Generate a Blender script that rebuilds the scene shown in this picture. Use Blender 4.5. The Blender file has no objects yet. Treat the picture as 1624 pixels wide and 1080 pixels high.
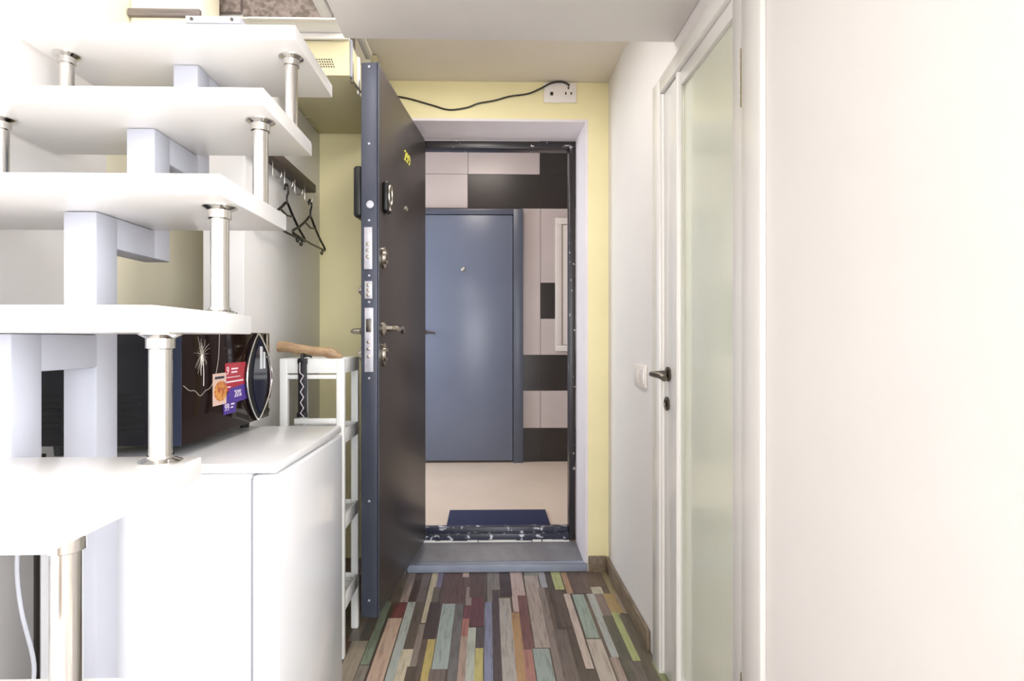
import bpy, bmesh, math, random
from mathutils import Vector, Matrix
random.seed(7)
PI = math.pi
SC = bpy.context.scene
COL = SC.collection

# ------------------------------------------------------------------ materials
def lin(h):
    if not isinstance(h, str): return tuple(h)
    v = [int(h[i:i+2], 16)/255 for i in (0, 2, 4)]
    return tuple(c/12.92 if c <= .04045 else ((c+.055)/1.055)**2.4 for c in v)

def mat(name, col, rough=.5, metal=0., vary=.05, scale=6., bump=0., bscale=80., stretch=None, coat=0., trans=0., spec=.5, col2=None, ramp=(.35, .65), emit=None):
    m = bpy.data.materials.new(name); m.use_nodes = True
    nt = m.node_tree; N = nt.nodes; L = nt.links
    b = N['Principled BSDF']
    c = lin(col)
    c2 = lin(col2) if col2 else tuple(x*(1-vary) for x in c)
    tc = N.new('ShaderNodeTexCoord'); mp = N.new('ShaderNodeMapping')
    if stretch: mp.inputs['Scale'].default_value = stretch
    L.new(tc.outputs['Object'], mp.inputs['Vector'])
    nz = N.new('ShaderNodeTexNoise'); nz.inputs['Scale'].default_value = scale; nz.inputs['Detail'].default_value = 5
    L.new(mp.outputs[0], nz.inputs['Vector'])
    rp = N.new('ShaderNodeValToRGB')
    rp.color_ramp.elements[0].position = ramp[0]; rp.color_ramp.elements[1].position = ramp[1]
    rp.color_ramp.elements[0].color = (*c2, 1); rp.color_ramp.elements[1].color = (*c, 1)
    L.new(nz.outputs['Fac'], rp.inputs['Fac']); L.new(rp.outputs['Color'], b.inputs['Base Color'])
    b.inputs['Roughness'].default_value = rough; b.inputs['Metallic'].default_value = metal
    b.inputs['Specular IOR Level'].default_value = spec
    b.inputs['Coat Weight'].default_value = coat; b.inputs['Coat Roughness'].default_value = .08
    b.inputs['Transmission Weight'].default_value = trans
    if bump:
        n2 = N.new('ShaderNodeTexNoise'); n2.inputs['Scale'].default_value = bscale; n2.inputs['Detail'].default_value = 4
        L.new(mp.outputs[0], n2.inputs['Vector'])
        bp = N.new('ShaderNodeBump'); bp.inputs['Strength'].default_value = bump; bp.inputs['Distance'].default_value = .004
        L.new(n2.outputs['Fac'], bp.inputs['Height']); L.new(bp.outputs['Normal'], b.inputs['Normal'])
    if emit:
        b.inputs['Emission Color'].default_value = (*lin(emit[0]), 1); b.inputs['Emission Strength'].default_value = emit[1]
    return m

M = {}
M['white_wall'] = mat('white wall paint', 'efebe8', .55, bump=.05, vary=.02)
M['yellow_wall'] = mat('yellow wall paint', 'f3e9b8', .55, bump=.06, vary=.04)
M['cream_wall'] = mat('cream wall paint', 'f8f1d8', .55, bump=.05, vary=.03)
M['panel'] = mat('white wall panel', 'e9e6e4', .4, vary=.02)
M['ceil'] = mat('ceiling paint', 'eae2d2', .6, vary=.02, bump=.04)
M['slab'] = mat('white plaster underside', 'efebe8', .6, vary=.02, bump=.03)
M['plaster'] = mat('reveal plaster', 'e9e2e6', .6, vary=.04, bump=.08)
M['lacquer'] = mat('white lacquered tread', 'f6f4f2', .3, vary=.015, coat=.3)
M['steel_paint'] = mat('grey painted steel', 'c0c2cd', .4, vary=.04, bump=.03)
M['chrome'] = mat('chrome', 'dcdad6', .13, 1., vary=.04)
M['nickel'] = mat('brushed nickel', 'b9b1a6', .25, 1., vary=.08)
M['dark_nickel'] = mat('dark nickel', '6f6a62', .28, 1., vary=.1)
M['fridge'] = mat('white enamel', 'f3f4f7', .18, vary=.012, coat=.4)
M['fridge_top'] = mat('white fridge lid', 'eeeeef', .3, vary=.03, coat=.3)
M['rubber_gap'] = mat('dark gasket and gap', '9a9ca4', .6)
M['mw_black'] = mat('black microwave steel', '19191e', .45, vary=.15, spec=.25)
M['mw_glass'] = mat('dark brown glass', '1d0f0c', .08, vary=.2, spec=.12)
M['mw_navy'] = mat('navy plastic', '1a2238', .3, vary=.1)
M['mw_lens'] = mat('blue black lens', '23263a', .12, vary=.2, spec=.4)
M['mw_red'] = mat('dark red plastic', '3a0c16', .15, coat=.6)
M['black'] = mat('black plastic', '111112', .4, vary=.2)
M['black_slot'] = mat('slot black', '050505', .8)
M['silver_print'] = mat('silver print', 'c9c1b6', .3, .6)
M['pale_print'] = mat('pale print', 'dcdfe6', .35)
M['st_red'] = mat('red sticker', 'b3182f', .3, vary=.12, scale=30)
M['st_purple'] = mat('purple sticker', '4d2f96', .3, vary=.15, scale=30)
M['st_photo'] = mat('food print', 'd99a4a', .35, col2='b3552c', scale=90, ramp=(.45, .6))
M['st_pink'] = mat('pale pink sticker', 'e2c2b4', .35, vary=.1, scale=30)
M['st_white'] = mat('white ink', 'f2e6ee', .4)
M['cart'] = mat('white plastic shelf', 'f1f1ee', .35, vary=.02)
M['wood_cane'] = mat('tan wood', 'bd9f7a', .4, col2='93765a', scale=7, stretch=(3, 14, 14), ramp=(.3, .7))
M['cane_black'] = mat('black cord', '18171c', .5, vary=.2)
M['navy'] = mat('navy fabric', '1a2140', .6, vary=.2)
M['rack'] = mat('grey brown wood', '5b5048', .5, col2='473d36', stretch=(18, 1.5, 18), scale=5)
M['hanger'] = mat('black hanger', '131313', .3, vary=.1)
M['olive'] = mat('cream cabinet laminate', 'd3cba6', .5, vary=.04)
M['granite'] = mat('speckled stone laminate', '8d8079', .6, col2='62574f', scale=55, ramp=(.38, .62))
M['grey_plank'] = mat('grey wood skirting', '7d746e', .6, col2='665e59', scale=5, stretch=(2, 20, 20))
M['door_edge'] = mat('graphite door edge', '464a58', .33, vary=.1, scale=3, metal=.2)
M['door_face'] = mat('graphite vinyl', '3b3532', .34, vary=.12, scale=2.5, bump=.12, bscale=160)
M['yellow_digit'] = mat('yellow digits', 'e6df62', .3, vary=.1)
M['frame_dark'] = mat('chipped dark frame', '2a2629', .3, col2='cfc9cc', scale=38, ramp=(.305, .34))
M['sill_dark'] = mat('chipped dark sill', '353848', .3, col2='d9d9e4', scale=30, ramp=(.36, .43))
M['step'] = mat('grey step covering', '7b7b80', .35, col2='6c6b70', scale=9, bump=.05)
M['step_edge'] = mat('step edge with painted reflection', '9aa3b6', .4, vary=.15, scale=8)  # bluish reflection on the step's front face is put into the colour
M['base'] = mat('brown skirting wood', '8a7b68', .5, col2='6f604f', scale=5, stretch=(12, 2, 12))
M['tile_light'] = mat('pale lilac tile', 'c2b6b2', .3, vary=.07, scale=3)
M['tile_dark'] = mat('dark brown tile', '302a27', .3, vary=.2, scale=3)
M['grout'] = mat('tile grout', '7a716e', .8)
M['hall_floor'] = mat('beige hall floor', 'd9c7b4', .35, vary=.07, scale=3)
M['hall_white'] = mat('white cabinet', 'd9d2cb', .4)
M['hall_door'] = mat('blue grey steel door', '697082', .27, vary=.08, scale=2, bump=.05, bscale=200)
M['hall_frame'] = mat('blue grey steel frame', '505562', .33, vary=.08)
M['mat'] = mat('navy doormat', '20264a', .9, vary=.25, scale=120, bump=.4, bscale=300)
M['pvc'] = mat('white door film', 'eae8e4', .28, vary=.015, coat=.3)
M['casing'] = mat('white casing film', 'eeece8', .25, vary=.015, coat=.3)
M['satin_glass'] = mat('satin green glass', 'e6ead9', .2, vary=.03, coat=.5, trans=.06)
M['socket'] = mat('cream white plastic', 'efe9e4', .35, vary=.02)
M['hole'] = mat('socket hole', '2b2420', .6)
M['cable'] = mat('black cable', '1a1408', .4)
M['cable_white'] = mat('white cable', 'd9dbe4', .4)
M['brass'] = mat('brass hinge', 'b8a483', .28, 1., vary=.1)

# ------------------------------------------------------------------ mesh helpers
def nb(): return bmesh.new()

def box(bm, x0, x1, y0, y1, z0, z1, bev=0., mi=0, seg=2):
    r = bmesh.ops.create_cube(bm, size=1.)
    vs = r['verts']
    for v in vs:
        v.co = Vector(((x0+x1)/2+v.co.x*(x1-x0), (y0+y1)/2+v.co.y*(y1-y0), (z0+z1)/2+v.co.z*(z1-z0)))
    fs = set(f for v in vs for f in v.link_faces)
    for f in fs: f.material_index = mi
    if bev:
        es = list(set(e for v in vs for e in v.link_edges))
        bmesh.ops.bevel(bm, geom=es, offset=bev, segments=seg, affect='EDGES', profile=.5)
    return bm

def prism(bm, pts, axis, a0, a1, mi=0):
    """closed outline pts (2D) extruded along axis 'x'|'y'|'z' from a0 to a1"""
    def P(p, a):
        return {'x': (a, p[0], p[1]), 'y': (p[0], a, p[1]), 'z': (p[0], p[1], a)}[axis]
    A = [bm.verts.new(P(p, a0)) for p in pts]; B = [bm.verts.new(P(p, a1)) for p in pts]
    n = len(pts); fs = []
    fs.append(bm.faces.new(A)); fs.append(bm.faces.new(list(reversed(B))))
    for i in range(n):
        fs.append(bm.faces.new((A[i], B[i], B[(i+1) % n], A[(i+1) % n])))
    for f in fs: f.material_index = mi
    bmesh.ops.recalc_face_normals(bm, faces=fs)
    return bm

def tube(bm, pts, r, seg=10, closed=False, caps=True, mi=0):
    pts = [Vector(p) for p in pts]; n = len(pts)
    rr = r if isinstance(r, (list, tuple)) else [r]*n
    rings = []; prevn = None
    for i, p in enumerate(pts):
        if closed: t = pts[(i+1) % n]-pts[i-1]
        else: t = pts[min(i+1, n-1)]-pts[max(i-1, 0)]
        t.normalize()
        if prevn is None:
            a = Vector((0, 0, 1)) if abs(t.z) < .9 else Vector((1, 0, 0))
            nrm = t.cross(a).normalized()
        else:
            nrm = (prevn-t*prevn.dot(t))
            nrm = nrm.normalized() if nrm.length > 1e-6 else prevn
        prevn = nrm; bn = t.cross(nrm)
        rings.append([bm.verts.new(p+(nrm*math.cos(2*PI*k/seg)+bn*math.sin(2*PI*k/seg))*rr[i]) for k in range(seg)])
    rng = range(n) if closed else range(n-1)
    fs = []
    for i in rng:
        A, B = rings[i], rings[(i+1) % n]
        for k in range(seg):
            fs.append(bm.faces.new((A[k], A[(k+1) % seg], B[(k+1) % seg], B[k])))
    if caps and not closed:
        fs.append(bm.faces.new(list(reversed(rings[0])))); fs.append(bm.faces.new(rings[-1]))
    for f in fs: f.smooth = True; f.material_index = mi
    bmesh.ops.recalc_face_normals(bm, faces=fs)
    return bm

def lathe(bm, prof, c, axis='z', seg=24, mi=0):
    """prof: (radius, along) list; c: centre"""
    c = Vector(c); rings = []
    for r, h in prof:
        ring = []
        for k in range(seg):
            a = 2*PI*k/seg; u, v = r*math.cos(a), r*math.sin(a)
            o = {'z': (u, v, h), 'x': (h, u, v), 'y': (u, h, v)}[axis]
            ring.append(bm.verts.new(c+Vector(o)))
        rings.append(ring)
    fs = []
    for A, B in zip(rings, rings[1:]):
        for k in range(seg): fs.append(bm.faces.new((A[k], A[(k+1) % seg], B[(k+1) % seg], B[k])))
    fs.append(bm.faces.new(rings[0])); fs.append(bm.faces.new(rings[-1]))
    for f in fs: f.material_index = mi
    for f in fs[:-2]: f.smooth = True
    bmesh.ops.recalc_face_normals(bm, faces=fs)
    return bm

def smooth_pts(ctrl, n=6):
    """Catmull-Rom through control points"""
    P = [Vector(c) for c in ctrl]; P = [P[0]*2-P[1]]+P+[P[-1]*2-P[-2]]
    out = []
    for i in range(1, len(P)-2):
        for k in range(n):
            t = k/n
            out.append(.5*((2*P[i])+(P[i+1]-P[i-1])*t+(2*P[i-1]-5*P[i]+4*P[i+1]-P[i+2])*t*t+(3*P[i]-P[i-1]-3*P[i+1]+P[i+2])*t**3))
    out.append(P[-2]); return out

def obj(name, bm, mats, parent=None, label=None, sharp=True):
    me = bpy.data.meshes.new(name); bm.to_mesh(me); bm.free()
    for m in (mats if isinstance(mats, (list, tuple)) else [mats]): me.materials.append(m)
    if sharp:
        try: me.set_sharp_from_angle(angle=math.radians(35))
        except Exception: pass
    o = bpy.data.objects.new(name, me); COL.objects.link(o)
    if parent: o.parent = parent
    if label: o['label'] = label
    return o

def thing(name, label, cat, loc=(0, 0, 0), rz=0., group=None):
    o = bpy.data.objects.new(name, None); COL.objects.link(o)
    o.empty_display_size = .05
    o.location = loc; o.rotation_euler = (0, 0, rz)
    return tag(o, label, cat, group)

def tag(o, label, cat, group=None):
    o['label'] = label; o['category'] = cat
    if group: o['group'] = group
    return o

def struct(name, bm, mats, label=None):
    o = obj(name, bm, mats); o['kind'] = 'structure'
    if label: o['label'] = label
    return o

def text(name, body, size, m, parent, loc, rot, extrude=.0006, spacing=1., shear=0.):
    c = bpy.data.curves.new(name, 'FONT'); c.body = body; c.size = size; c.extrude = extrude
    c.space_character = spacing; c.shear = shear; c.resolution_u = 4
    c.align_x = 'CENTER'; c.align_y = 'CENTER'; c.materials.append(m)
    t = bpy.data.objects.new('tmp', c); COL.objects.link(t)
    dg = bpy.context.evaluated_depsgraph_get()
    me = bpy.data.meshes.new_from_object(t.evaluated_get(dg)); me.name = name
    bpy.data.objects.remove(t)
    o = bpy.data.objects.new(name, me); COL.objects.link(o); o.parent = parent
    o.location = loc; o.rotation_euler = rot
    return o

# ------------------------------------------------------------------ the setting
XR, XL, YE = .59, -1.15, 2.74       # right wall, left wall, end wall

# floor: laminate of narrow reclaimed boards running towards the entrance
PL = [(-0.537,-0.504,2.029,2.159,'6b4a35'),(-0.518,-0.477,2.126,2.38,'7d7268'),(-0.5,-0.441,1.45,2.126,'a3957f'),(-0.477,-0.447,2.141,2.294,'5e5a58'),(-0.438,-0.407,1.971,2.45,'84937c'),(-0.438,-0.404,1.45,1.966,'8c8378'),(-0.39,-0.339,2.296,2.432,'7c4440'),(-0.397,-0.341,1.45,2.297,'c4a690'),(-0.416,-0.373,2.437,2.9,'77695f'),(-0.373,-0.337,2.436,2.9,'a18f86'),(-0.337,-0.303,1.45,2.437,'a9b0a8'),(-0.339,-0.299,2.446,2.9,'54443f'),(-0.304,-0.27,2.44,2.9,'746864'),(-0.304,-0.272,2.068,2.436,'655b50'),(-0.261,-0.229,2.257,2.9,'bfb594'),(-0.306,-0.265,1.45,2.065,'c8bba0'),(-0.266,-0.243,1.955,2.245,'8d7f75'),(-0.273,-0.235,1.45,1.955,'5d5147'),(-0.232,-0.208,2.581,2.9,'7d7794'),(-0.239,-0.21,2.434,2.581,'6d6253'),(-0.242,-0.198,2.131,2.434,'4c3f39'),(-0.22,-0.191,1.45,2.132,'bda75f'),(-0.188,-0.133,1.936,2.418,'9ca8a1'),(-0.194,-0.14,1.45,1.937,'75675f'),(-0.199,-0.095,2.417,2.9,'684d49'),(-0.131,-0.099,1.45,2.416,'6f6c68'),(-0.114,-0.085,2.687,2.9,'c9aca2'),(-0.105,-0.076,2.578,2.687,'6c5850'),(-0.092,-0.063,2.4,2.578,'95837e'),(-0.095,-0.063,2.285,2.4,'74454a'),(-0.097,-0.071,2.149,2.286,'ad6d63'),(-0.098,-0.071,1.45,2.149,'a98f80'),(-0.076,-0.009,2.472,2.9,'5f4a45'),(-0.066,-0.013,2.223,2.472,'6b4045'),(-0.072,-0.042,1.45,2.214,'aeb2a4'),(-0.041,-0.012,2.066,2.214,'5a5050'),(-0.042,-0.013,1.45,2.066,'bdb068'),(0.002,0.036,2.429,2.9,'7d7671'),(-0.009,0.021,1.45,2.429,'8184a0'),(0.036,0.06,2.547,2.9,'847a75'),(0.024,0.05,1.45,2.547,'55484a'),(0.059,0.112,2.48,2.9,'47393b'),(0.052,0.101,1.45,2.464,'aba49c'),(0.112,0.169,2.479,2.9,'b9a39b'),(0.11,0.141,2.337,2.479,'b9a39b'),(0.1,0.133,1.45,2.332,'b08a5e'),(0.134,0.171,2.051,2.488,'7b5250'),(0.13,0.163,1.45,2.051,'a9746a'),(0.176,0.24,2.062,2.693,'a7978e'),(0.179,0.244,2.693,2.9,'8b8d83'),(0.166,0.226,1.45,2.057,'939f99'),(0.246,0.277,2.565,2.9,'9a9aa0'),(0.231,0.26,1.45,2.564,'857871'),(0.276,0.304,2.191,2.9,'51453e'),(0.255,0.307,1.45,2.189,'6f625b'),(0.308,0.35,2.541,2.9,'abb073'),(0.294,0.335,2.212,2.537,'60524a'),(0.355,0.389,2.5,2.732,'a98667'),(0.338,0.366,1.926,2.499,'c0aea1'),(0.382,0.448,2.5,2.782,'675347'),(0.448,0.494,2.498,2.781,'6f5b4f'),(0.494,0.545,2.566,2.78,'715e50'),(0.375,0.425,2.124,2.493,'90a195'),(0.372,0.428,1.45,2.118,'b5aa9c'),(0.469,0.518,2.497,2.566,'b9b49f'),(0.44,0.474,1.995,2.497,'a3a8a6'),(0.433,0.462,1.45,1.994,'a18e81'),(0.472,0.515,2.297,2.497,'84706c'),(0.468,0.507,1.45,2.295,'5d594a'),(0.548,0.6,2.496,2.771,'9a8a66'),(0.512,0.57,2.316,2.496,'a98d5c'),(0.51,0.545,1.97,2.321,'a7b070'),(0.538,0.585,1.45,2.304,'6c6353'),(0.562,0.582,2.31,2.495,'9a8c7a'),(0.574,0.607,1.45,1.967,'8f9868'),(0.491,0.533,1.45,1.969,'6f665c')]
PALETTE = ['6b4a35','7d7268','a3957f','5e5a58','84937c','8c8378','7c4440','c4a690','54443f','bfb594','9ca8a1','8184a0','aba49c','b08a5e','5d5147','75675f','684d49']
def build_floor():
    bm = nb(); cl = bm.loops.layers.color.new('plank')
    def quad(x0, x1, y0, y1, z, c):
        f = bm.faces.new([bm.verts.new(p) for p in ((x0, y0, z), (x1, y0, z), (x1, y1, z), (x0, y1, z))])
        for l in f.loops: l[cl] = (*(int(c[i:i+2], 16)/255 for i in (0, 2, 4)), 1)
    rnd = random.Random(3)
    def lanes(xa, xb, ya, yb):
        x = xa
        while x < xb:
            w = rnd.choice((.032, .045, .06)); y = ya-rnd.random()*.4
            while y < yb:
                l = rnd.uniform(.25, .7); c = rnd.choice(('5d5147', '544a42', '66594f')) if (x < .62 and y+l > 1.42) else rnd.choice(PALETTE)
                quad(x, min(x+w, xb), max(y, ya), min(y+l, yb), 0, c); y += l
            x += w
    lanes(XL-.05, .69, -3., 2.96); lanes(.69, 2.5, -3., .45)
    for i, (x0, x1, y0, y1, c) in enumerate(PL):
        rgb = [int(c[k:k+2], 16) for k in (0, 2, 4)]; g = sum(rgb)/3
        c = ''.join('%02x' % int(v*.84+g*.16) for v in rgb)
        quad(x0, x1, y0, y1, .0003+.00002*i, c)
    for f in bm.faces:
        if f.normal.z < 0: f.normal_flip()
    box(bm, XL-.05, .69, -3., 2.96, -.06, -.002); box(bm, .691, 2.5, -3., .45, -.06, -.002)
    m = bpy.data.materials.new('reclaimed plank laminate'); m.use_nodes = True
    N = m.node_tree.nodes; L = m.node_tree.links; b = N['Principled BSDF']
    at = N.new('ShaderNodeVertexColor'); at.layer_name = 'plank'
    tc = N.new('ShaderNodeTexCoord'); mp = N.new('ShaderNodeMapping'); mp.inputs['Scale'].default_value = (55, 5, 5)
    L.new(tc.outputs['Object'], mp.inputs['Vector'])
    nz = N.new('ShaderNodeTexNoise'); nz.inputs['Scale'].default_value = 1.6; nz.inputs['Detail'].default_value = 7; nz.inputs['Roughness'].default_value = .65
    L.new(mp.outputs[0], nz.inputs['Vector'])
    rp = N.new('ShaderNodeValToRGB'); rp.color_ramp.elements[0].position = .32; rp.color_ramp.elements[0].color = (.5, .47, .44, 1)
    rp.color_ramp.elements[1].position = .52; rp.color_ramp.elements[1].color = (1, 1, 1, 1)
    L.new(nz.outputs['Fac'], rp.inputs['Fac'])
    mx = N.new('ShaderNodeMix'); mx.data_type = 'RGBA'; mx.blend_type = 'MULTIPLY'; mx.inputs[0].default_value = .75
    L.new(at.outputs['Color'], mx.inputs[6]); L.new(rp.outputs['Color'], mx.inputs[7])
    L.new(mx.outputs[2], b.inputs['Base Color']); b.inputs['Roughness'].default_value = .36
    return struct('floor', bm, m, 'multicoloured reclaimed plank laminate floor')
build_floor()

# left wall: white near the stair, yellow paint further in
bm = nb(); box(bm, XL-.1, XL, -3., 1.74, 0, 3.3, mi=0); box(bm, XL-.1, XL, 1.74, 2.95, 0, 3.3, mi=1)
struct('wall_left', bm, [M['white_wall'], M['cream_wall']], 'white and yellow wall behind the staircase')
# right wall with the opening of the glass door
bm = nb()
box(bm, XR, XR+.1, .45, 1.184, 0, 3.3); box(bm, XR, XR+.1, 1.184, 1.96, 1.975, 3.3); box(bm, XR, XR+.1, 1.96, 2.95, 0, 3.3)
struct('wall_right', bm, M['white_wall'], 'white corridor wall on the right')
# end wall around the entrance
bm = nb()
box(bm, XL, -.40, YE, 2.96, 0, 2.37); box(bm, .49, XR, YE, 2.96, 0, 2.37); box(bm, -.40, .49, YE, 2.96, 2.19, 2.37)
struct('wall_end', bm, M['yellow_wall'], 'yellow wall around the entrance door')
# reveal lining, slightly splayed
bm = nb()
prism(bm, [(.477, YE-.002), (.49, YE-.002), (.49, 2.90), (.456, 2.90)], 'z', 0, 2.19)
prism(bm, [(YE-.002, 2.178), (YE-.002, 2.19), (2.90, 2.19), (2.90, 2.142)], 'x', -.40, .477)
prism(bm, [(-.40, YE-.002), (-.392, YE-.002), (-.388, 2.90), (-.40, 2.90)], 'z', 0, 2.178)
struct('trim_1', bm, M['plaster'], 'plastered reveal of the entrance door')
# white panelled projection behind the stair
bm = nb(); box(bm, -.935, -.80, 1.89, YE-.001, 0, 2.108, .004)
struct('wall_niche', bm, M['panel'], 'white panel carrying the coat rack')
# mezzanine underside, entrance ceiling, main ceiling
bm = nb(); box(bm, -.445, XR, -.25, 1.78, 2.06, 2.37, .006)
struct('ceiling_mezzanine', bm, M['slab'], 'white underside of the mezzanine')
bm = nb(); box(bm, -.50, XR, 1.781, 2.96, 2.371, 2.45)
struct('ceiling_entrance', bm, M['ceil'], 'cream ceiling of the entrance')
bm = nb(); box(bm, XL-.1, 2.5, -3., 2.96, 3.3, 3.4)
struct('ceiling', bm, M['slab'])
bm = nb(); box(bm, XL-.1, .60, 2.961, 3.0, 2.38, 3.3)
struct('wall_loft', bm, M['cream_wall'])
bm = nb(); box(bm, -.482, -.45, .3, 1.66, 2.058, 2.10, .003)
struct('trim_2', bm, M['casing'], 'white strip along the mezzanine edge')
# main room behind the viewpoint
bm = nb(); box(bm, .69, 2.5, .45, .55, 0, 3.3); struct('wall_divider', bm, M['white_wall'])
bm = nb(); box(bm, 2.4, 2.5, -3., -2.6, 0, 3.3); box(bm, 2.4, 2.5, .2, .45, 0, 3.3); box(bm, 2.4, 2.5, -2.6, .2, 0, .3); box(bm, 2.4, 2.5, -2.6, .2, 2.7, 3.3)
struct('wall_far_right', bm, M['white_wall'])
bm = nb()
for a in (-2.6, -1.23, .14): box(bm, 2.42, 2.48, a, a+.06, .3, 2.7)
for a in (.3, 2.64): box(bm, 2.42, 2.48, -2.54, .14, a, a+.06)
struct('window_added', bm, M['casing'])  # side window added out of view as an opening for the fill light
bm = nb()
box(bm, XL, -.05, -3., -2.9, 0, 3.3); box(bm, 2.35, 2.4, -3., -2.9, 0, 3.3); box(bm, -.05, 2.35, -3., -2.9, 0, .15); box(bm, -.05, 2.35, -3., -2.9, 2.9, 3.3)
struct('wall_back', bm, M['white_wall'])
bm = nb()
for a, b_ in ((-.05, 0), (1.1, 1.16), (2.3, 2.35)): box(bm, a, b_, -2.98, -2.92, .15, 2.9)
box(bm, 0, 2.3, -2.98, -2.92, .15, .21); box(bm, 0, 2.3, -2.98, -2.92, 2.84, 2.9)
struct('window_1', bm, M['casing'])
# skirtings
bm = nb(); box(bm, .492, .577, YE-.016, YE-.001, 0, .078, .004); box(bm, -.798, -.402, YE-.016, YE-.001, 0, .078, .004)
struct('baseboard_end', bm, M['base'], 'brown wood skirting on the yellow wall')
bm = nb(); box(bm, XR-.014, XR-.001, 2.03, YE-.001, 0, .075, .004)
struct('baseboard_right', bm, M['base'], 'brown wood skirting on the right wall')
# step in front of the entrance
bm = nb()
prism(bm, [(2.772, .042), (2.90, .09), (2.90, 0.001), (2.772, 0.001)], 'x', -.386, .474, mi=0)
box(bm, -.384, .488, 2.735, 2.771, .001, .043, .004, mi=1)
struct('trim_3', bm, [M['step'], M['step_edge']], 'grey covered step at the entrance')

# ------------------------------------------------------------------ landing beyond the entrance
HF, HY = .10, 4.78
bm = nb(); box(bm, -1.5, 1.0, 2.975, HY, HF-.08, HF); struct('floor_landing', bm, M['hall_floor'], 'beige landing floor')
bm = nb(); box(bm, -1.5, 1.0, 2.975, HY+.1, 2.8, 2.9); struct('ceiling_landing', bm, M['slab'])
bm = nb(); box(bm, .9, 1.0, 2.975, HY, HF, 2.8); struct('wall_landing_right', bm, M['tile_light'])
bm = nb()
box(bm, -1.5, -1.4, 2.975, 3.3, HF, 2.8); box(bm, -1.5, -1.4, 4.5, HY, HF, 2.8); box(bm, -1.5, -1.4, 3.3, 4.5, HF, .55); box(bm, -1.5, -1.4, 3.3, 4.5, 2.3, 2.8)
struct('wall_landing_left', bm, M['tile_light'])
bm = nb(); box(bm, -1.4, -.46, 2.975, 3.05, HF, 2.8); box(bm, .49, .9, 2.975, 3.05, HF, 2.8); box(bm, -.46, .49, 2.975, 3.05, 2.2, 2.8)
struct('wall_landing_front', bm, M['tile_light'])
bm = nb(); box(bm, -1.5, 1.0, HY, HY+.1, HF-.08, 2.8, mi=2)
T = [(-1.4,-.78,2.52,2.8,0),(-.776,-.16,2.52,2.8,0),(-.156,.445,2.52,2.8,0),(.449,.898,2.52,2.8,1),
     (-1.4,-.78,2.235,2.516,0),(-.776,-.162,2.235,2.516,0),(-.158,.445,2.235,2.516,1),(.449,.898,2.235,2.516,1),
     (.305,.45,1.0,2.231,0),(.454,.898,1.608,2.231,0),(.454,.584,1.306,1.604,1),(.588,.898,1.306,1.604,0),(.454,.898,1.0,1.302,0),
     (.305,.45,.70,.996,1),(.454,.898,.70,.996,1),(.305,.45,.384,.696,0),(.454,.898,.384,.696,0),(.305,.45,HF,.38,1),(.454,.898,HF,.38,1),
     (-1.4,-.78,1.6,2.231,0),(-1.4,-.78,1.0,1.596,1),(-1.4,-.78,HF,.996,0)]
for x0, x1, z0, z1, k in T: box(bm, x0, x1, HY-.006, HY+.01, z0, z1, mi=k)
struct('wall_landing_end', bm, [M['tile_light'], M['tile_dark'], M['grout']], 'landing wall of pale and dark tiles')

# neighbour's door
d = thing('door_3', 'blue grey steel neighbour door across the tiled landing', 'door', (-.2, HY-.03, HF)); d['kind'] = 'structure'
bm = nb(); box(bm, -.415, .417, -.02, .02, .02, 2.065, .004); obj('leaf', bm, M['hall_door'], d)
bm = nb()
box(bm, -.50, -.42, -.03, .023, 0, 2.115, .003); box(bm, .422, .503, -.03, .023, 0, 2.115, .003); box(bm, -.42, .422, -.03, .023, 2.07, 2.115, .003)
obj('door_frame', bm, M['hall_frame'], d)
bm = nb(); lathe(bm, [(.016, 0), (.016, -.006), (.009, -.009), (.006, -.004)], (.004, -.02, 1.612), 'y', 16); obj('peephole', bm, M['nickel'], d)
bm = nb(); lathe(bm, [(.022, 0), (.022, -.01), (.012, -.014)], (-.32, -.02, 1.09), 'y', 16)
tube(bm, smooth_pts([(-.32, -.03, 1.09), (-.32, -.055, 1.09), (-.29, -.06, 1.088), (-.225, -.058, 1.08)], 4), .008, 8); obj('door_handle', bm, M['dark_nickel'], d)
# white cabinet on the landing
d = thing('meter_cabinet', 'white framed cabinet on the tiled landing wall', 'cabinet', (.715, HY-.008, 1.03))
bm = nb(); box(bm, -.14, .14, -.03, 0, 0, .05, .003); box(bm, -.14, .14, -.03, 0, 1.065, 1.118, .003); box(bm, -.14, -.085, -.03, 0, .05, 1.065, .003); box(bm, .085, .14, -.03, 0, .05, 1.065, .003)
obj('cabinet_frame', bm, M['hall_white'], d)
bm = nb(); box(bm, -.08, .084, -.022, -.002, .054, 1.061, .003); obj('cabinet_door', bm, M['hall_white'], d)
bm = nb(); box(bm, -.285, .285, -.15, .15, 0, .012, .004)
o = obj('doormat', bm, M['mat']); o.location = (.065, 3.235, HF); tag(o, 'navy blue doormat on the beige landing floor', 'doormat')

# ------------------------------------------------------------------ entrance frame
bm = nb()
box(bm, .423, .4555, 2.902, 2.972, .095, 2.14, .003, mi=0)
box(bm, -.388, -.33, 2.902, 2.972, .095, 2.14, .003, mi=0)
box(bm, -.33, .423, 2.902, 2.972, 2.103, 2.14, .003, mi=0)
box(bm, -.33, .423, 2.902, 2.93, .095, .13, .003, mi=1); box(bm, -.33, .423, 2.932, 2.972, .095, .155, .003, mi=1)
rnd = random.Random(2); x = -.33
while x < .42:
    l = min(rnd.uniform(.02, .07), .423-x); box(bm, x, x+l, 2.897, 2.9015, .0905, .0955+rnd.random()*.006, 0, mi=2); x += l+rnd.choice((0, 0, .006))
o = struct('trim_4', bm, [M['frame_dark'], M['sill_dark'], M['casing']], 'dark chipped metal frame of the entrance')

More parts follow.
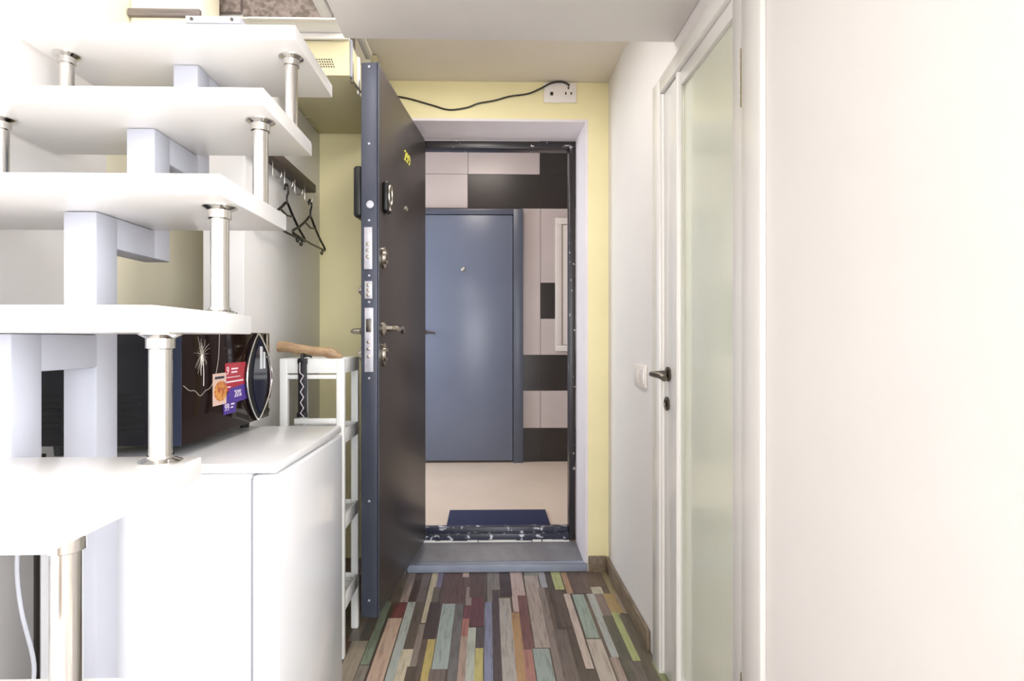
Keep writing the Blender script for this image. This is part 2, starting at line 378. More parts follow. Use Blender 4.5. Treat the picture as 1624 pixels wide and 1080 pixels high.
# open entrance door; local x runs from its free edge to its hinges, local y is its thickness (away from the corridor)
TH = .068; LW = .80
D1 = thing('door_1', 'open dark graphite metal entrance door, swung into the corridor', 'door', (-.394, 2.07, .112), math.atan2(.81, .088)); D1['kind'] = 'structure'
bm = nb()
box(bm, 0, LW, .004, TH-.004, 0, 2.02, .003, mi=0)
box(bm, .012, LW-.004, 0, .0045, .012, 2.008, .0015, mi=1); box(bm, .012, LW-.004, TH-.0045, TH, .012, 2.008, .0015, mi=1)
obj('leaf', bm, [M['door_edge'], M['door_face']], D1)
bm = nb(); box(bm, -.0015, .010, -.002, .002, 0, 2.02, .0008); obj('edge_strip', bm, M['door_edge'], D1)
def zl(z): return z-.112
M['plate'] = mat('zinc lock plate', 'd3d3dc', .3, .5, vary=.15, scale=40)
def plate(y0, y1, z0, z1, holes, latch=None):
    bm = nb(); box(bm, -.003, .0005, y0, y1, zl(z0), zl(z1), .001)
    p = obj('lock_plate', bm, M['plate'], D1)
    for h in holes:
        b2 = nb(); lathe(b2, [(.0065, 0), (.0065, -.006), (.003, -.007)], (-.003, (y0+y1)/2, zl(h)), 'x', 12); obj('bolt', b2, M['nickel'], p)
    if latch:
        b2 = nb(); box(b2, -.010, -.0032, y0+.007, y1-.007, zl(latch-.024), zl(latch+.024), .002); obj('latch', b2, M['dark_nickel'], p)
    return p
plate(.022, .052, 1.379, 1.532, (1.47, 1.447, 1.424))
plate(.022, .050, 1.272, 1.336, (1.322, 1.304, 1.286))
plate(.018, .050, 1.006, 1.239, (1.115, 1.09, 1.062), 1.175)
bm = nb(); lathe(bm, [(.014, 0), (.014, -.004), (.010, -.005), (.010, -.002)], (0, .030, zl(1.614)), 'x', 20)
obj('roller_latch', bm, M['plate'], D1)
for z in (2.116, 1.836, 1.557, 1.356, 1.26, .983, .536, .175):
    bm = nb(); lathe(bm, [(.0042, 0), (.0042, -.0015), (.002, -.002)], (0, .034, zl(z)), 'x', 10); obj('screw', bm, M['plate'], D1)
def lever(x, z, side):
    s = -1 if side == 0 else 1; y = 0 if side == 0 else TH
    bm = nb()
    lathe(bm, [(.026, 0), (.026, s*.006), (.018, s*.012), (.011, s*.016), (.011, s*.04)], (x, y, zl(z)), 'y', 20)
    tube(bm, smooth_pts([(x, y+s*.036, zl(z)), (x+.012, y+s*.05, zl(z)), (x+.05, y+s*.052, zl(z)-.002), (x+.095, y+s*.05, zl(z)+.004), (x+.122, y+s*.046, zl(z)-.012)], 5), [.009]*10+[.0075]*6+[.009]*5, 10)
    return obj('door_handle', bm, M['nickel'], D1)
lever(.055, 1.165, 0); lever(.055, 1.155, 1)
def escutcheon(x, z, h, side, key=True):
    s = -1 if side == 0 else 1; y = 0 if side == 0 else TH
    bm = nb()
    pts = [(x+.024*math.cos(a), zl(z)+h*math.sin(a)) for a in [2*PI*k/24 for k in range(24)]]
    prism(bm, pts, 'y', y, y+s*.010)
    pts = [(x+.016*math.cos(a), zl(z)+h*.6*math.sin(a)) for a in [2*PI*k/20 for k in range(20)]]
    prism(bm, pts, 'y', y+s*.009, y+s*.018)
    e = obj('keyhole_plate', bm, M['nickel'], D1)
    if key:
        bm = nb(); box(bm, x-.003, x+.003, y+s*.0175, y+s*.0195, zl(z)-.011, zl(z)+.011); obj('keyhole', bm, M['black_slot'], e)
escutcheon(.05, 1.428, .040, 0); escutcheon(.05, 1.068, .044, 0); escutcheon(.05, 1.068, .03, 1); escutcheon(.05, 1.306, .02, 1)
# armoured black lock cover with a grey button on the outer face
bm = nb(); box(bm, .045, .105, -.024, 0, zl(1.60), zl(1.715), .010, seg=3); k = obj('doorbell_case', bm, M['black'], D1)
bm = nb(); tube(bm, [(.075+.021*math.cos(a), -.024, zl(1.665)+.038*math.sin(a)) for a in [2*PI*i/20 for i in range(20)]], .004, 8, closed=True); obj('case_ring', bm, M['nickel'], k)
bm = nb(); box(bm, .062, .088, -.0275, -.0225, zl(1.605), zl(1.622), .002); obj('case_clip', bm, M['nickel'], k)
bm = nb(); lathe(bm, [(.013, 0), (.013, -.004), (.008, -.006), (.006, -.003)], (.405, 0, zl(1.692)), 'y', 18); obj('peephole', bm, M['nickel'], D1)
text('apartment_number', '299', .066, M['yellow_digit'], D1, (.425, -.0012, zl(1.915)), (PI/2, 0, 0), .001, 1.05)
bm = nb(); box(bm, .02, .14, TH, TH+.034, zl(1.575), zl(1.765), .012, seg=3); obj('lock_case', bm, M['black'], D1, 'black rounded lock case')
for z in (.25, 1.0, 1.85):
    bm = nb(); lathe(bm, [(.008, -.06), (.008, .06)], (LW+.006, .03, z), 'z', 12); obj('hinge', bm, M['door_edge'], D1)

# ------------------------------------------------------------------ glass door on the right
D2 = thing('door_2', 'white door with satin green glass in the right wall', 'door', (XR, 1.59, 0)); D2['kind'] = 'structure'
def yy(y): return y-1.59
bm = nb()
def casing(y0, y1, z0, z1): box(bm, -.012, .06, yy(y0), yy(y1), z0, z1, .005)
casing(1.893, 1.97, .0, 2.0); casing(1.188, 1.280, .0, 2.0); casing(1.28, 1.893, 1.948, 2.0)
obj('door_frame', bm, M['casing'], D2)
bm = nb()
x0, x1 = .002, .04
box(bm, x0, x1, yy(1.728), yy(1.890), .012, 1.944, .004); box(bm, x0, x1, yy(1.285), yy(1.358), .012, 1.944, .004)
box(bm, x0, x1, yy(1.358), yy(1.728), 1.90, 1.944, .002); box(bm, x0, x1, yy(1.358), yy(1.728), .012, .09, .002)
lf = obj('leaf', bm, M['pvc'], D2)
bm = nb(); box(bm, .014, .024, yy(1.360), yy(1.726), .092, 1.898); obj('glass_panel', bm, M['satin_glass'], D2, 'satin green glass')
bm = nb(); tube(bm, [(0, yy(1.728), .02), (0, yy(1.728), 1.94)], .010, 10); obj('glazing_bead', bm, M['casing'], D2)
bm = nb(); tube(bm, [(0, yy(1.882), .02), (0, yy(1.882), 1.94)], .006, 10); obj('glazing_bead', bm, M['casing'], D2)
for z in (1.653, .225):
    bm = nb()
    for k in range(5): lathe(bm, [(.0058, .001), (.0065, .004), (.0065, .0235), (.0058, .0265)], (-.004, yy(1.284), z+.0272*k), 'z', 12)
    obj('hinge', bm, M['brass'], D2)
bm = nb()
lathe(bm, [(.024, 0), (.024, -.007), (.012, -.012), (.010, -.045)], (.002, yy(1.832), 1.011), 'x', 20)
tube(bm, smooth_pts([(-.04, yy(1.832), 1.011), (-.056, yy(1.825), 1.012), (-.058, yy(1.79), 1.012), (-.052, yy(1.75), 1.010), (-.05, yy(1.715), 1.004)], 5), .0095, 10)
obj('door_handle', bm, M['dark_nickel'], D2)
bm = nb(); lathe(bm, [(.023, 0), (.023, -.006), (.014, -.009), (.012, -.004)], (.002, yy(1.845), .913), 'x', 20); k = obj('keyhole_plate', bm, M['dark_nickel'], D2)
bm = nb(); box(bm, -.0035, -.001, yy(1.843), yy(1.847), .904, .922); obj('keyhole', bm, M['black_slot'], k)
# pale bathroom behind the glass
bm = nb(); box(bm, 1.7, 1.75, .9, 2.4, 0, 2.4); box(bm, .7, 1.7, .85, .9, 0, 2.4); box(bm, .7, 1.7, 2.4, 2.45, 0, 2.4); box(bm, .7, 1.7, .9, 2.4, 2.4, 2.45); box(bm, .695, 1.7, .9, 2.4, -.05, 0)
struct('wall_bathroom', bm, M['cream_wall'])

# light switch
s = thing('light_switch', 'white double light switch beside the glass door', 'light switch', (XR, 2.15, .985))
bm = nb(); box(bm, -.009, 0, -.078, .078, -.043, .043, .004); obj('switch_frame', bm, M['socket'], s)
for y in (-.037, .037):
    bm = nb(); prism(bm, [(-.010, -.028), (-.016, .0), (-.012, .028), (-.008, .028), (-.008, -.028)], 'y', y-.028, y+.028)
    obj('rocker', bm, M['socket'], s)

# socket above the entrance
s = thing('wall_socket', 'cream double wall socket above the entrance door', 'socket', (.354, YE, 2.316))
bm = nb(); box(bm, -.08, .08, -.010, 0, -.048, .048, .005); obj('faceplate', bm, M['socket'], s)
bm = nb(); lathe(bm, [(.027, -.0105), (.024, -.0115), (.022, -.0098)], (.04, 0, .002), 'y', 24); obj('socket_ring', bm, M['socket'], s)
bm = nb(); box(bm, -.048, -.034, -.013, -.009, -.014, .002, .001); obj('jack', bm, M['hole'], s)
for x, z in ((.04, .022), (.027, -.004), (.053, -.004)):
    bm = nb(); box(bm, x-.0035, x+.0035, -.0125, -.0095, z-.006, z+.006, .001); obj('socket_slot', bm, M['hole'], s)
bm = nb()
tube(bm, smooth_pts([(-.455, 2.7355, 2.297), (-.442, 2.7355, 2.294), (-.367, 2.7355, 2.28), (-.262, 2.7355, 2.251), (-.181, 2.7355, 2.23), (-.097, 2.7355, 2.241), (-.04, 2.7355, 2.262), (.039, 2.7355, 2.277), (.109, 2.7355, 2.297), (.2, 2.7345, 2.311), (.262, 2.728, 2.335), (.30, 2.7252, 2.355), (.335, 2.7252, 2.3645), (.367, 2.7252, 2.364), (.392, 2.7252, 2.354), (.396, 2.7252, 2.347)], 6), .0042, 8)
tag(obj('electric_cable', bm, M['cable']), 'wavy black cable running along the yellow wall to the socket', 'cable')

# ------------------------------------------------------------------ staircase
ST = thing('staircase', 'white open staircase with chrome poles and grey steel stringer', 'staircase', (-.80, 1.0, 0))
def sx(x): return x+.80
def sy(y): return y-1.0
FR = [1.392, 1.193, 1.0, .805, .608, .410, .21, .01]; TZ = [1.889, 1.648, 1.412, 1.170, .931, .688, .445, .20]; TT = .038
for f, z in zip(FR, TZ):
    bm = nb(); box(bm, sx(-1.13), sx(-.465), sy(f), sy(f+.33), z-TT, z, .0035); obj('tread', bm, M['lacquer'], ST)
for i in range(7):
    for x in (-.505, -1.075):
        y = FR[i]+.085; z0, z1 = TZ[i+1], TZ[i]-TT
        bm = nb(); tube(bm, [(sx(x), sy(y), z0), (sx(x), sy(y), z1)], .0165, 20)
        p = obj('support_pole', bm, M['chrome'], ST)
        bm = nb(); lathe(bm, [(.031, 0), (.031, .003), (.024, .006), (.019, .008), (.019, .012)], (sx(x), sy(y), z0), 'z', 24); obj('flange', bm, M['chrome'], p)
        bm = nb(); lathe(bm, [(.031, 0), (.031, -.003), (.026, -.006), (.0205, -.009), (.0205, -.024), (.0165, -.026)], (sx(x), sy(y), z1), 'z', 24); obj('flange', bm, M['chrome'], p)
PX0, PX1 = -.83, -.765; W = .065
def post(y, z0, z1):
    bm = nb(); box(bm, sx(PX0), sx(PX1), sy(y), sy(y+W), z0, z1, .004); obj('stringer_post', bm, M['steel_paint'], ST)
def beam(y0, y1, z1):
    bm = nb(); box(bm, sx(PX0)+.0008, sx(PX1)-.0008, sy(y0), sy(y1), z1-W, z1, .004); obj('stringer_beam', bm, M['steel_paint'], ST)
PY = [1.52, 1.325, 1.13, .93, .73, .53]
ZB = [z-TT for z in TZ]
post(1.82, ZB[0]-W, 2.1155)
beam(PY[0]+.26, 1.884, ZB[0]-.0006)
for i in range(6):
    zlow = ZB[i+1]-W if i < 5 else 0
    if i == 2: zlow = 0
    post(PY[i], zlow, ZB[i]-.0008)
    beam(PY[i]+.001, PY[i]+.262, ZB[i]-.0004)
bm = nb(); box(bm, sx(-.945), sx(-.775), sy(1.80), sy(1.90), 2.116, 2.139, .002)
p = obj('mounting_plate', bm, M['steel_paint'], ST)
for x in (-.925, -.80):
    bm = nb(); lathe(bm, [(.005, 0), (.005, -.003)], (sx(x), sy(1.8005), 2.128), 'y', 10); obj('bolt', bm, M['dark_nickel'], p)

# ------------------------------------------------------------------ loft above the stair
bm = nb(); box(bm, -1.0, -.53, 2.034, 2.95, 2.2625, 2.285, .0005, mi=0); box(bm, -.85, -.53, 2.030, 2.05, 2.2615, 2.268, .001, mi=0)
struct('trim_5', bm, [M['casing']], 'white edge of the loft deck')
bm = nb(); box(bm, -.865, -.53, 2.031, 2.033, 2.269, 3.0); box(bm, -.865, -.53, 2.033, 2.30, 2.286, 3.0); box(bm, -.997, -.866, 2.015, 2.033, 2.275, 3.0, .003); box(bm, -.997, -.866, 2.034, 2.30, 2.286, 3.0)
struct('wall_loft_cladding', bm, M['granite'], 'speckled stone cladding above the loft edge')
bm = nb(); box(bm, XL+.001, -.918, 1.85, 1.98, 2.08, 3.0, .012)
struct('wall_loft_side', bm, M['cream_wall'], 'cream wall beside the loft')
bm = nb(); box(bm, XL+.004, -.918, 1.835, 1.849, 2.157, 2.181, .002)
struct('baseboard_loft', bm, M['grey_plank'], 'grey wood skirting on the cream loft wall')

# overhead cabinet left of the entrance
oc = thing('overhead_cabinet', 'cream overhead cabinet under the ceiling left of the entrance', 'cabinet', (-.80, 2.13, 2.11))
bm = nb(); box(bm, -.34, .289, .003, .60, 0, .13, .003); obj('cabinet_body', bm, M['olive'], oc)
bm = nb(); box(bm, -.34, .289, -.012, .003, .130, .150, .002); obj('top_strip', bm, M['casing'], oc, 'white strip')
bm = nb()
for r in range(4):
    for k in range(7):
        box(bm, (.172+.0092*k-.003*r), (.1765+.0092*k-.003*r), .0015, .0035, .030+.009*r, .0345+.009*r)
obj('vent_grille', bm, M['hole'], oc)
bm = nb()
box(bm, -.1, .02, .40, .405, -.003, 0); box(bm, -.1, .02, .50, .505, -.003, 0); box(bm, .018, .022, .40, .505, -.003, 0)
obj('access_hatch', bm, M['olive'], oc)
bm = nb(); box(bm, .293, .32, .36, .575, 0, .258, .003); obj('side_panel', bm, M['olive'], oc)
bm = nb(); box(bm, .288, .296, .002, .02, -.004, .135, .001); obj('dark_gap_strip', bm, M['rubber_gap'], oc)  # strip coloured dark to stand for the shaded gap beside the panel
bm = nb(); box(bm, .309, .317, .03, .05, -.055, .085, .002); obj('hinge_plate', bm, M['casing'], oc)
bm = nb(); tube(bm, [(.293, .02, -.008), (.325, .02, -.055)], .004, 8); tube(bm, [(.292, .02, .012), (.292, .02, -.02)], .006, 8); obj('stay_arm', bm, M['dark_nickel'], oc)
bm = nb(); box(bm, -.528, -.506, 1.785, 2.488, 2.345, 2.369, .003)
# conduit is fixed below the entrance ceiling
tag(obj('cable_duct', bm, M['casing']), 'narrow white cable duct on the ceiling beside the overhead cabinet', 'cable duct')

# ------------------------------------------------------------------ coat rack and hangers
cr = thing('coat_rack', 'dark wood coat rack with wire hooks on the white panel', 'coat rack', (-.80, 2.20, 1.768))
bm = nb(); box(bm, .001, .05, -.30, .31, 0, .034, .002); obj('rack_board', bm, M['rack'], cr)
HK = [-.28, -.135, -.015, .10, .225]
for y in HK:
    bm = nb(); tube(bm, smooth_pts([(.028, y, 0), (.028, y, -.03), (.028, y+.002, -.05), (.036, y+.003, -.060), (.052, y+.003, -.060), (.058, y+.003, -.050), (.059, y+.003, -.040)], 4), .0022, 8)
    obj('hook', bm, M['nickel'], cr)
def hanger(x, y, label):
    zh = 1.7685-.060+.004
    h = thing('clothes_hanger', label, 'clothes hanger', (x, y, 1.64), 0, 'black clothes hangers')
    t = zh-1.64
    bm = nb()
    tube(bm, smooth_pts([(0, -.022, t-.022), (0, -.020, t-.008), (0, -.008, t+.003), (0, .006, t+.001), (0, .015, t-.012), (0, .012, t-.028), (0, .001, t-.042), (0, 0, .0)], 5), .0042, 8)
    obj('hanger_hook', bm, M['hanger'], h)
    bm = nb()
    tube(bm, smooth_pts([(0, 0, .008), (0, .02, .0), (0, .06, -.025), (0, .14, -.065), (0, .205, -.090), (0, .216, -.100), (0, .205, -.106)], 5), .0050, 8)
    tube(bm, smooth_pts([(0, 0, .008), (0, -.02, .0), (0, -.06, -.025), (0, -.14, -.065), (0, -.205, -.090), (0, -.216, -.100), (0, -.205, -.106)], 5), .0050, 8)
    tube(bm, [(0, -.206, -.104), (0, 0, -.108), (0, .206, -.104)], .0046, 8)
    tube(bm, [(0, -.07, -.032), (0, 0, -.042), (0, .07, -.032)], .0038, 8)
    obj('hanger_frame', bm, M['hanger'], h)
    for s in (-.165, .165):
        bm = nb(); tube(bm, [(0, s+.014*math.cos(a), -.118+.012*math.sin(a)) for a in [PI*1.0+PI*1.3*i/9 for i in range(10)]], .003, 8); obj('hanger_notch', bm, M['hanger'], h)
    return h
hanger(-.764, 2.20-.013, 'black plastic clothes hanger nearer the stair, partly behind a tread')
hanger(-.749, 2.20+.227, 'black plastic clothes hanger nearest the yellow wall, in full view')

# ------------------------------------------------------------------ fridge and microwave
FX0, FX1, FY0, FY1, FZ = -.956, -.448, 1.231, 1.775, .8555
fr = thing('fridge', 'small white fridge under the stair carrying the microwave', 'fridge', (-.715, 1.5, 0))
bm = nb(); box(bm, FX0+.715, -.510+.715, FY0-1.5+.003, FY1-1.5, .02, .832, .006); obj('fridge_body', bm, M['fridge'], fr)
bm = nb(); box(bm, FX0+.715, FX1+.715-.003, FY0-1.5, FY1-1.5, .833, FZ, .006); obj('fridge_top', bm, M['fridge_top'], fr)
bm = nb(); box(bm, -.505+.715, FX1+.715, FY0-1.5, FY1-1.5, .045, .829, .008, seg=3); obj('fridge_door', bm, M['fridge'], fr)
bm = nb(); box(bm, -.510+.715, -.505+.715, FY0-1.5+.008, FY1-1.5-.008, .06, .82); obj('door_gasket', bm, M['rubber_gap'], fr)
for x in (-.22, .16):
    for y in (-.23, .23):
        bm = nb(); lathe(bm, [(.016, 0), (.016, .02)], (x, y, .0005), 'z', 12); obj('foot', bm, M['black'], fr)

MY0, MY1, MZ0, MZ1, MXF, MXB = 1.292, 1.80, .882, 1.125, -.685, -1.03
MZ1 = 1.143
mw = thing('microwave', 'dark brown glass microwave on top of the white fridge', 'microwave', (-.857, 1.546, FZ))
def mx_(x): return x+.857
def my_(y): return y-1.546
def mz_(z): return z-FZ
bm = nb(); box(bm, mx_(MXB), mx_(-.710), my_(MY0), my_(MY1), mz_(MZ0), mz_(MZ1), .004); body = obj('microwave_body', bm, M['mw_black'], mw)
for xa, xb in ((-.998, -.957), (-.826, -.770)):
    for r in range(6):
        bm = nb(); z = mz_(.912)+.0158*r; box(bm, mx_(xa), mx_(xb), my_(MY0)-.0012, my_(MY0)+.001, z, z+.008, .0004); obj('vent_slot', bm, M['black_slot'], body)
for x in (-.98, -.74):
    for y in (1.33, 1.75):
        bm = nb(); lathe(bm, [(.014, .0005), (.016, mz_(MZ0))], (mx_(x), my_(y), 0), 'z', 14); obj('foot', bm, M['black'], mw)
bm = nb(); box(bm, mx_(-.709), mx_(MXF), my_(MY0), my_(MY1), mz_(MZ0), mz_(MZ1), .002, mi=0)
door = obj('microwave_door', bm, M['mw_glass'], mw)
bm = nb(); box(bm, mx_(-.709), mx_(MXF)-.001, my_(MY0)-.002, my_(MY0)-.0002, mz_(MZ0)+.001, mz_(MZ1)-.001); obj('door_edge', bm, M['mw_navy'], door)
FXs = mx_(MXF)+.0012
def on_face(y, z, x=0.): return (FXs+x, my_(y), mz_(z))
# silver flower with a twig below it
bm = nb(); rnd = random.Random(5)
for k in range(26):
    a = 2*PI*k/26+rnd.uniform(-.1, .1); l = rnd.uniform(.02, .052)
    c0 = (1.378, 1.087)
    p = [on_face(c0[0]+math.cos(a)*l*t*.8+.003*math.sin(6*t+k), c0[1]+math.sin(a)*l*t) for t in (0, .33, .66, 1.)]
    tube(bm, p, [.0009, .0007, .0005, .0003], 5)
tube(bm, [on_face(1.383, 1.085), on_face(1.387, 1.04), on_face(1.386, 1.01)], .0007, 5)
obj('flower_print', bm, M['silver_print'], door)
bm = nb(); tube(bm, smooth_pts([on_face(*p) for p in ((1.295, 1.018), (1.32, 1.005), (1.345, 1.002), (1.37, .988), (1.395, .998), (1.42, 1.004), (1.445, 1.03), (1.462, 1.075), (1.468, 1.14))], 4), .0009, 5)
obj('twig_print', bm, M['silver_print'], door)
# stickers
def sticker(name, pts, m, x=0., label=None):
    bm = nb(); prism(bm, [(my_(y), mz_(z)) for y, z in pts], 'x', FXs-.001+x, FXs+x); return obj(name, bm, m, door, label)
RT = (PI/2, 0, PI/2)
s1 = sticker('sticker', [(1.50, .985), (1.625, .985), (1.625, 1.060), (1.50, 1.060)], M['st_red'], .0002, 'red price sticker')
text('sticker_text', '9', .030, M['st_white'], door, on_face(1.513, 1.039, .0006), RT, .0002)
bm = nb()
for y0, y1, z0, z1 in ((1.535, 1.575, 1.042, 1.046), (1.535, 1.57, 1.033, 1.037), (1.50, 1.59, 1.021, 1.023), (1.50, 1.61, 1.008, 1.012), (1.505, 1.53, .995, .998)):
    box(bm, FXs+.0001, FXs+.0006, my_(y0), my_(y1), mz_(z0), mz_(z1))
obj('sticker_lines', bm, M['st_white'], door)
s2 = sticker('sticker', [(1.49, .926), (1.56, .926), (1.565, .952), (1.64, .955), (1.64, 1.0), (1.525, .992), (1.49, .955)], M['st_purple'], .0004, 'purple discount sticker')
text('sticker_text', '20%', .027, M['st_white'], door, on_face(1.574, .975, .0008), RT, .0002)
text('sticker_text', '99', .027, M['st_white'], door, on_face(1.508, .943, .0008), RT, .0002)
bm = nb(); box(bm, FXs+.0003, FXs+.0008, my_(1.532), my_(1.552), mz_(.948), mz_(.952)); box(bm, FXs+.0003, FXs+.0008, my_(1.530), my_(1.545), mz_(.940), mz_(.943)); obj('sticker_lines', bm, M['st_white'], door)
s3 = sticker('sticker', [(1.432, .955), (1.505, .955), (1.505, 1.036), (1.432, 1.036)], M['st_pink'], .0006, 'pale sticker with a food picture')
bm = nb(); prism(bm, [(my_(1.474)+.036*math.cos(a), mz_(.990)+.026*math.sin(a)) for a in [2*PI*k/20 for k in range(20)]], 'x', FXs+.0004, FXs+.001); obj('food_picture', bm, M['st_photo'], s3)
bm = nb(); box(bm, FXs+.0004, FXs+.001, my_(1.442), my_(1.492), mz_(1.022), mz_(1.028)); obj('sticker_lines', bm, M['mw_navy'], s3)
# leaf shaped handle and lens near the far end
YC, ZC, HH, HW = 1.706, 1.0115, .130, .092
def vesica(s, n=15, grow=1.):
    return [(YC+s*HW*grow*math.sin(PI*i/(n-1))**.85, ZC-HH+2*HH*i/(n-1)) for i in range(n)]
bm = nb()
L_ = vesica(-1); R_ = vesica(1)
for side in (L_, R_):
    tube(bm, [on_face(y, z, (.004+.005*math.sin(PI*i/14))) for i, (y, z) in enumerate(side)], .0026, 8)
obj('handle_trim', bm, M['chrome'], mw, 'chrome leaf shaped trim')
bm = nb(); prism(bm, [(my_(y), mz_(z)) for y, z in vesica(-1, grow=.97)+list(reversed(vesica(1, grow=.97)))[1:-1]], 'x', FXs-.001, FXs+.003); obj('control_panel', bm, M['mw_black'], mw)
bm = nb(); prism(bm, [(my_(YC+(y-YC)*.55+.01), mz_(ZC+(z-ZC)*.86)) for y, z in vesica(-1)+list(reversed(vesica(1)))[1:-1]], 'x', FXs+.0025, FXs+.006); lens = obj('display_lens', bm, M['mw_lens'], mw)
bm = nb(); box(bm, FXs+.0055, FXs+.0066, my_(1.712), my_(1.730), mz_(1.035), mz_(1.102)); box(bm, FXs+.0055, FXs+.0066, my_(1.737), my_(1.752), mz_(1.035), mz_(1.085)); obj('display_print', bm, M['pale_print'], lens)
bm = nb(); tube(bm, smooth_pts([on_face(1.792, 1.065, .0), on_face(1.796, 1.03, .005), on_face(1.797, .99, .006), on_face(1.794, .94, .0)], 5), .005, 10); obj('door_grip', bm, M['mw_red'], mw, 'dark red curved grip')
bm = nb(); box(bm, FXs-.001, FXs+.002, my_(1.778), my_(1.798), mz_(1.075), mz_(1.141), .0008); box(bm, FXs-.001, FXs+.004, my_(1.770), my_(1.798), mz_(1.066), mz_(1.072), .0008); obj('silver_plate', bm, M['nickel'], mw)
for y in (1.77, 1.79):
    bm = nb(); lathe(bm, [(.007, 0), (.007, .004), (.004, .005)], on_face(y, .902, -.001), 'x', 14); obj('knob', bm, M['dark_nickel'], mw)

# cables beside the fridge
bm = nb(); tube(bm, smooth_pts([(-.985, 1.27, .0061), (-.98, 1.262, .03), (-.966, 1.24, .3), (-.966, 1.24, .55), (-.966, 1.242, .8), (-.975, 1.27, .87)], 5), .0055, 8)
tag(obj('electric_cable', bm, M['cable']), 'straight black cord hanging beside the fridge', 'cable')
bm = nb(); tube(bm, smooth_pts([(-1.12, 1.22, .0045), (-1.03, 1.21, .24), (-.96, 1.205, .37), (-.948, 1.21, .44), (-.966, 1.20, .56), (-.975, 1.20, .66), (-.962, 1.20, .76), (-.955, 1.205, .86)], 6), .004, 8)
tag(obj('electric_cable', bm, M['cable_white']), 'loose white cord looping beside the fridge', 'cable')

# ------------------------------------------------------------------ shelf unit, cane and small items
su = thing('shelf_unit', 'narrow white plastic shelf unit between fridge and entrance door', 'shelf unit', (-.612, 2.12, 0))
x0, x1, y0, y1 = -.113, .112, -.12, .12
for x in (x0, x1-.028):
    for y in (y0, y1-.024):
        bm = nb(); box(bm, x, x+.028, y, y+.024, .0005, 1.055, .004); obj('leg', bm, M['cart'], su)
for zb, h in ((1.005, .052), (.756, .05), (.45, .05), (.163, .05)):
    bm = nb()
    box(bm, x0+.001, x1-.001, y0+.001, y0+.012, zb, zb+h, .002); box(bm, x0+.001, x1-.001, y1-.012, y1-.001, zb, zb+h, .002)
    box(bm, x0+.001, x0+.012, y0+.012, y1-.012, zb, zb+h, .002); box(bm, x1-.012, x1-.001, y0+.012, y1-.012, zb, zb+h, .002)
    if zb < .3:
        for k in range(8): box(bm, x0+.012, x1-.012, y0+.016+.027*k, y0+.032+.027*k, zb+.028, zb+.036)
    else: box(bm, x0+.012, x1-.012, y0+.012, y1-.012, zb+.024, zb+.034)
    obj('shelf', bm, M['cart'], su)
bm = nb(); box(bm, -.06, .085, y0-.006, y0+.001, .829, .848, .002); obj('rail', bm, M['cart'], su)
bm = nb(); box(bm, x0+.028, x1-.028, y0+.002, y0+.010, .985, 1.0, .002); obj('rail', bm, M['cart'], su)

# cane: wooden handle on the shelf top, black stem hooked over the rail
cn = thing('cane', 'curved tan wooden handle with black zigzag stem on the white shelf unit', 'cane', (-.612, 1.983, 1.0585))
bm = nb()
path = smooth_pts([(-.118, .022, .040), (-.09, .022, .039), (-.05, .022, .031), (0, .022, .024), (.045, .022, .021), (.08, .022, .012), (.105, .022, .003)], 5)
n = len(path); prof = []
for i in range(n):
    t = i/(n-1); prof.append(.0195-.004*t if t < .7 else max(.004, .0167*(1-((t-.7)/.3)**1.6)+.003))
tube(bm, path, prof, 16)
obj('handle', bm, M['wood_cane'], cn, 'tan wooden handle')
bm = nb()
box(bm, -.042, -.0125, -.0035, .005, -.205, .0, .002)
box(bm, -.044, -.0105, -.004, .006, -.02, -.002, .002); box(bm, -.046, -.0105, -.004, .006, -.205, -.188, .002)
tube(bm, smooth_pts([(-.028, -.001, -.003), (-.028, -.001, .006), (-.028, .008, .012), (-.02, .014, .012)], 4), .006, 8)
tube(bm, smooth_pts([(-.028, -.001, .003), (-.01, -.003, .008), (.002, -.003, .006), (.006, -.003, .002)], 4), .0032, 8)
st = obj('stem', bm, M['cane_black'], cn)
bm = nb()
zz = [(-.035, -.004, -.015), (-.035, -.004, -.05)]+[(-.022 if k % 2 == 0 else -.033, -.004, -.05-.0185*(k+.6)) for k in range(8)]+[(-.02, -.004, -.203)]
tube(bm, zz, .0016, 6); obj('zigzag_pattern', bm, M['st_white'], st)

bm = nb(); lathe(bm, [(.006, 0), (.014, .004), (.017, .03), (.018, .065), (.012, .085), (.007, .09), (.007, .125), (.004, .13)], (0, 0, 0), 'z', 16)
o = obj('bottle', bm, M['navy']); o.location = (-.545, 2.05, .4845); tag(o, 'small dark navy object on the shelf unit behind the fridge', 'bottle')

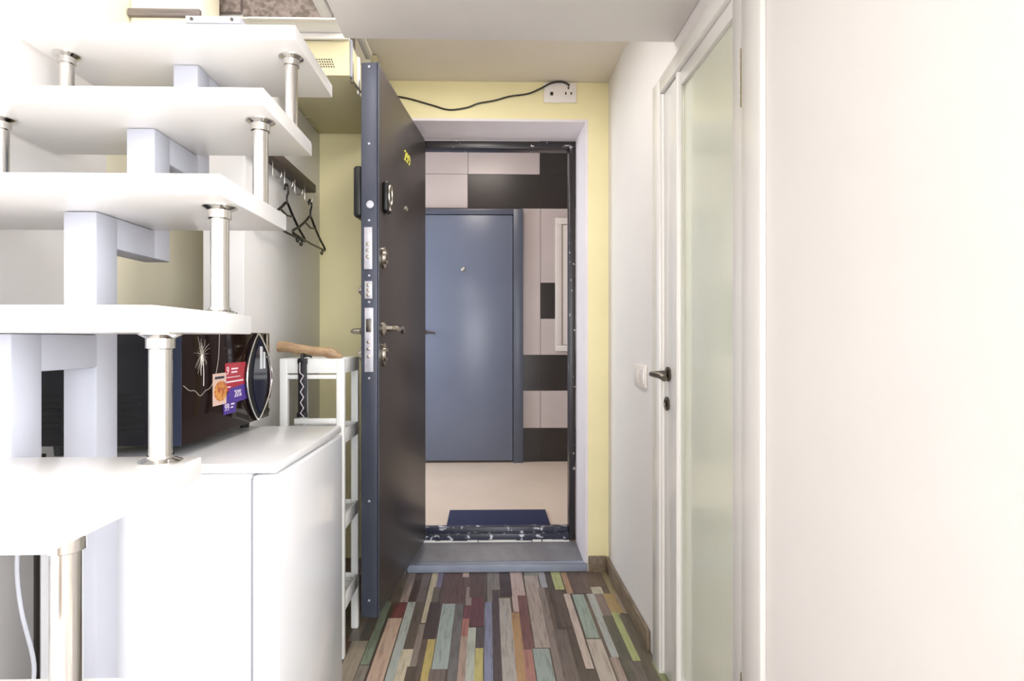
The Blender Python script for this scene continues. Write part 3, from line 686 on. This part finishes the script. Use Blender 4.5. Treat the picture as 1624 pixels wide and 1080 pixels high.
# ------------------------------------------------------------------ light
def area(name, loc, rot, sx_, sy_, power, col, spread=PI):
    l = bpy.data.lights.new(name, 'AREA'); l.shape = 'RECTANGLE'; l.size = sx_; l.size_y = sy_; l.energy = power; l.color = lin(col) if isinstance(col, str) else col; l.spread = spread
    o = bpy.data.objects.new(name, l); COL.objects.link(o); o.location = loc; o.rotation_euler = rot; return o
area('window_daylight', (1.15, -2.88, 1.5), (PI/2, 0, 0), 2.3, 2.6, 68, (.94, .97, 1.))
area('room_lamp', (.3, -1.4, 3.25), (0, 0, 0), 1., 1., 18, (1., .98, .96))
area('loft_lamp', (-.55, .9, 3.25), (0, 0, 0), .8, .8, 7, (1., .98, .95))
area('side_fill', (2.38, -1.2, 1.5), (0, PI/2, 0), 2.3, 2.6, 58, (.94, .97, 1.))  # unseen fill light, added to brighten the left wall and coat panel
area('entrance_lamp', (-.12, 2.0, 2.345), (0, 0, 0), .3, .3, 4, (1., .98, .96))
area('landing_side_fill', (-1.42, 3.9, 1.4), (0, -PI/2, 0), 1.6, 1.2, 13, (.82, .9, 1.))  # fill light added to give the neighbour's door its cool sheen
area('landing_top_fill', (0, 3.9, 2.78), (0, 0, 0), .4, .4, 3.5, (1., .9, .8))  # faint overhead fill, added; no lamp is lit on the landing
area('bathroom_fill', (1.2, 1.6, 2.38), (0, 0, 0), .3, .3, 25, (1., .95, .85))  # fill light added behind the satin glass to brighten it
w = bpy.data.worlds.new('World'); SC.world = w; w.use_nodes = True
w.node_tree.nodes['Background'].inputs['Color'].default_value = (.95, .97, 1., 1); w.node_tree.nodes['Background'].inputs['Strength'].default_value = 1.

# ------------------------------------------------------------------ camera
cam = bpy.data.cameras.new('Camera'); cam.sensor_width = 36.; cam.lens = 900/1624*36; cam.shift_x = 20/1624; cam.clip_start = .02
co = bpy.data.objects.new('Camera', cam); COL.objects.link(co)
co.location = (0, 0, 1.12); co.rotation_euler = (PI/2, 0, -math.atan(20/900))
SC.camera = co
SC.view_settings.view_transform = 'Standard'; SC.view_settings.look = 'None'
SC.view_settings.gamma = 1.; SC.view_settings.use_curve_mapping = False
SC.view_settings.exposure = 1.02
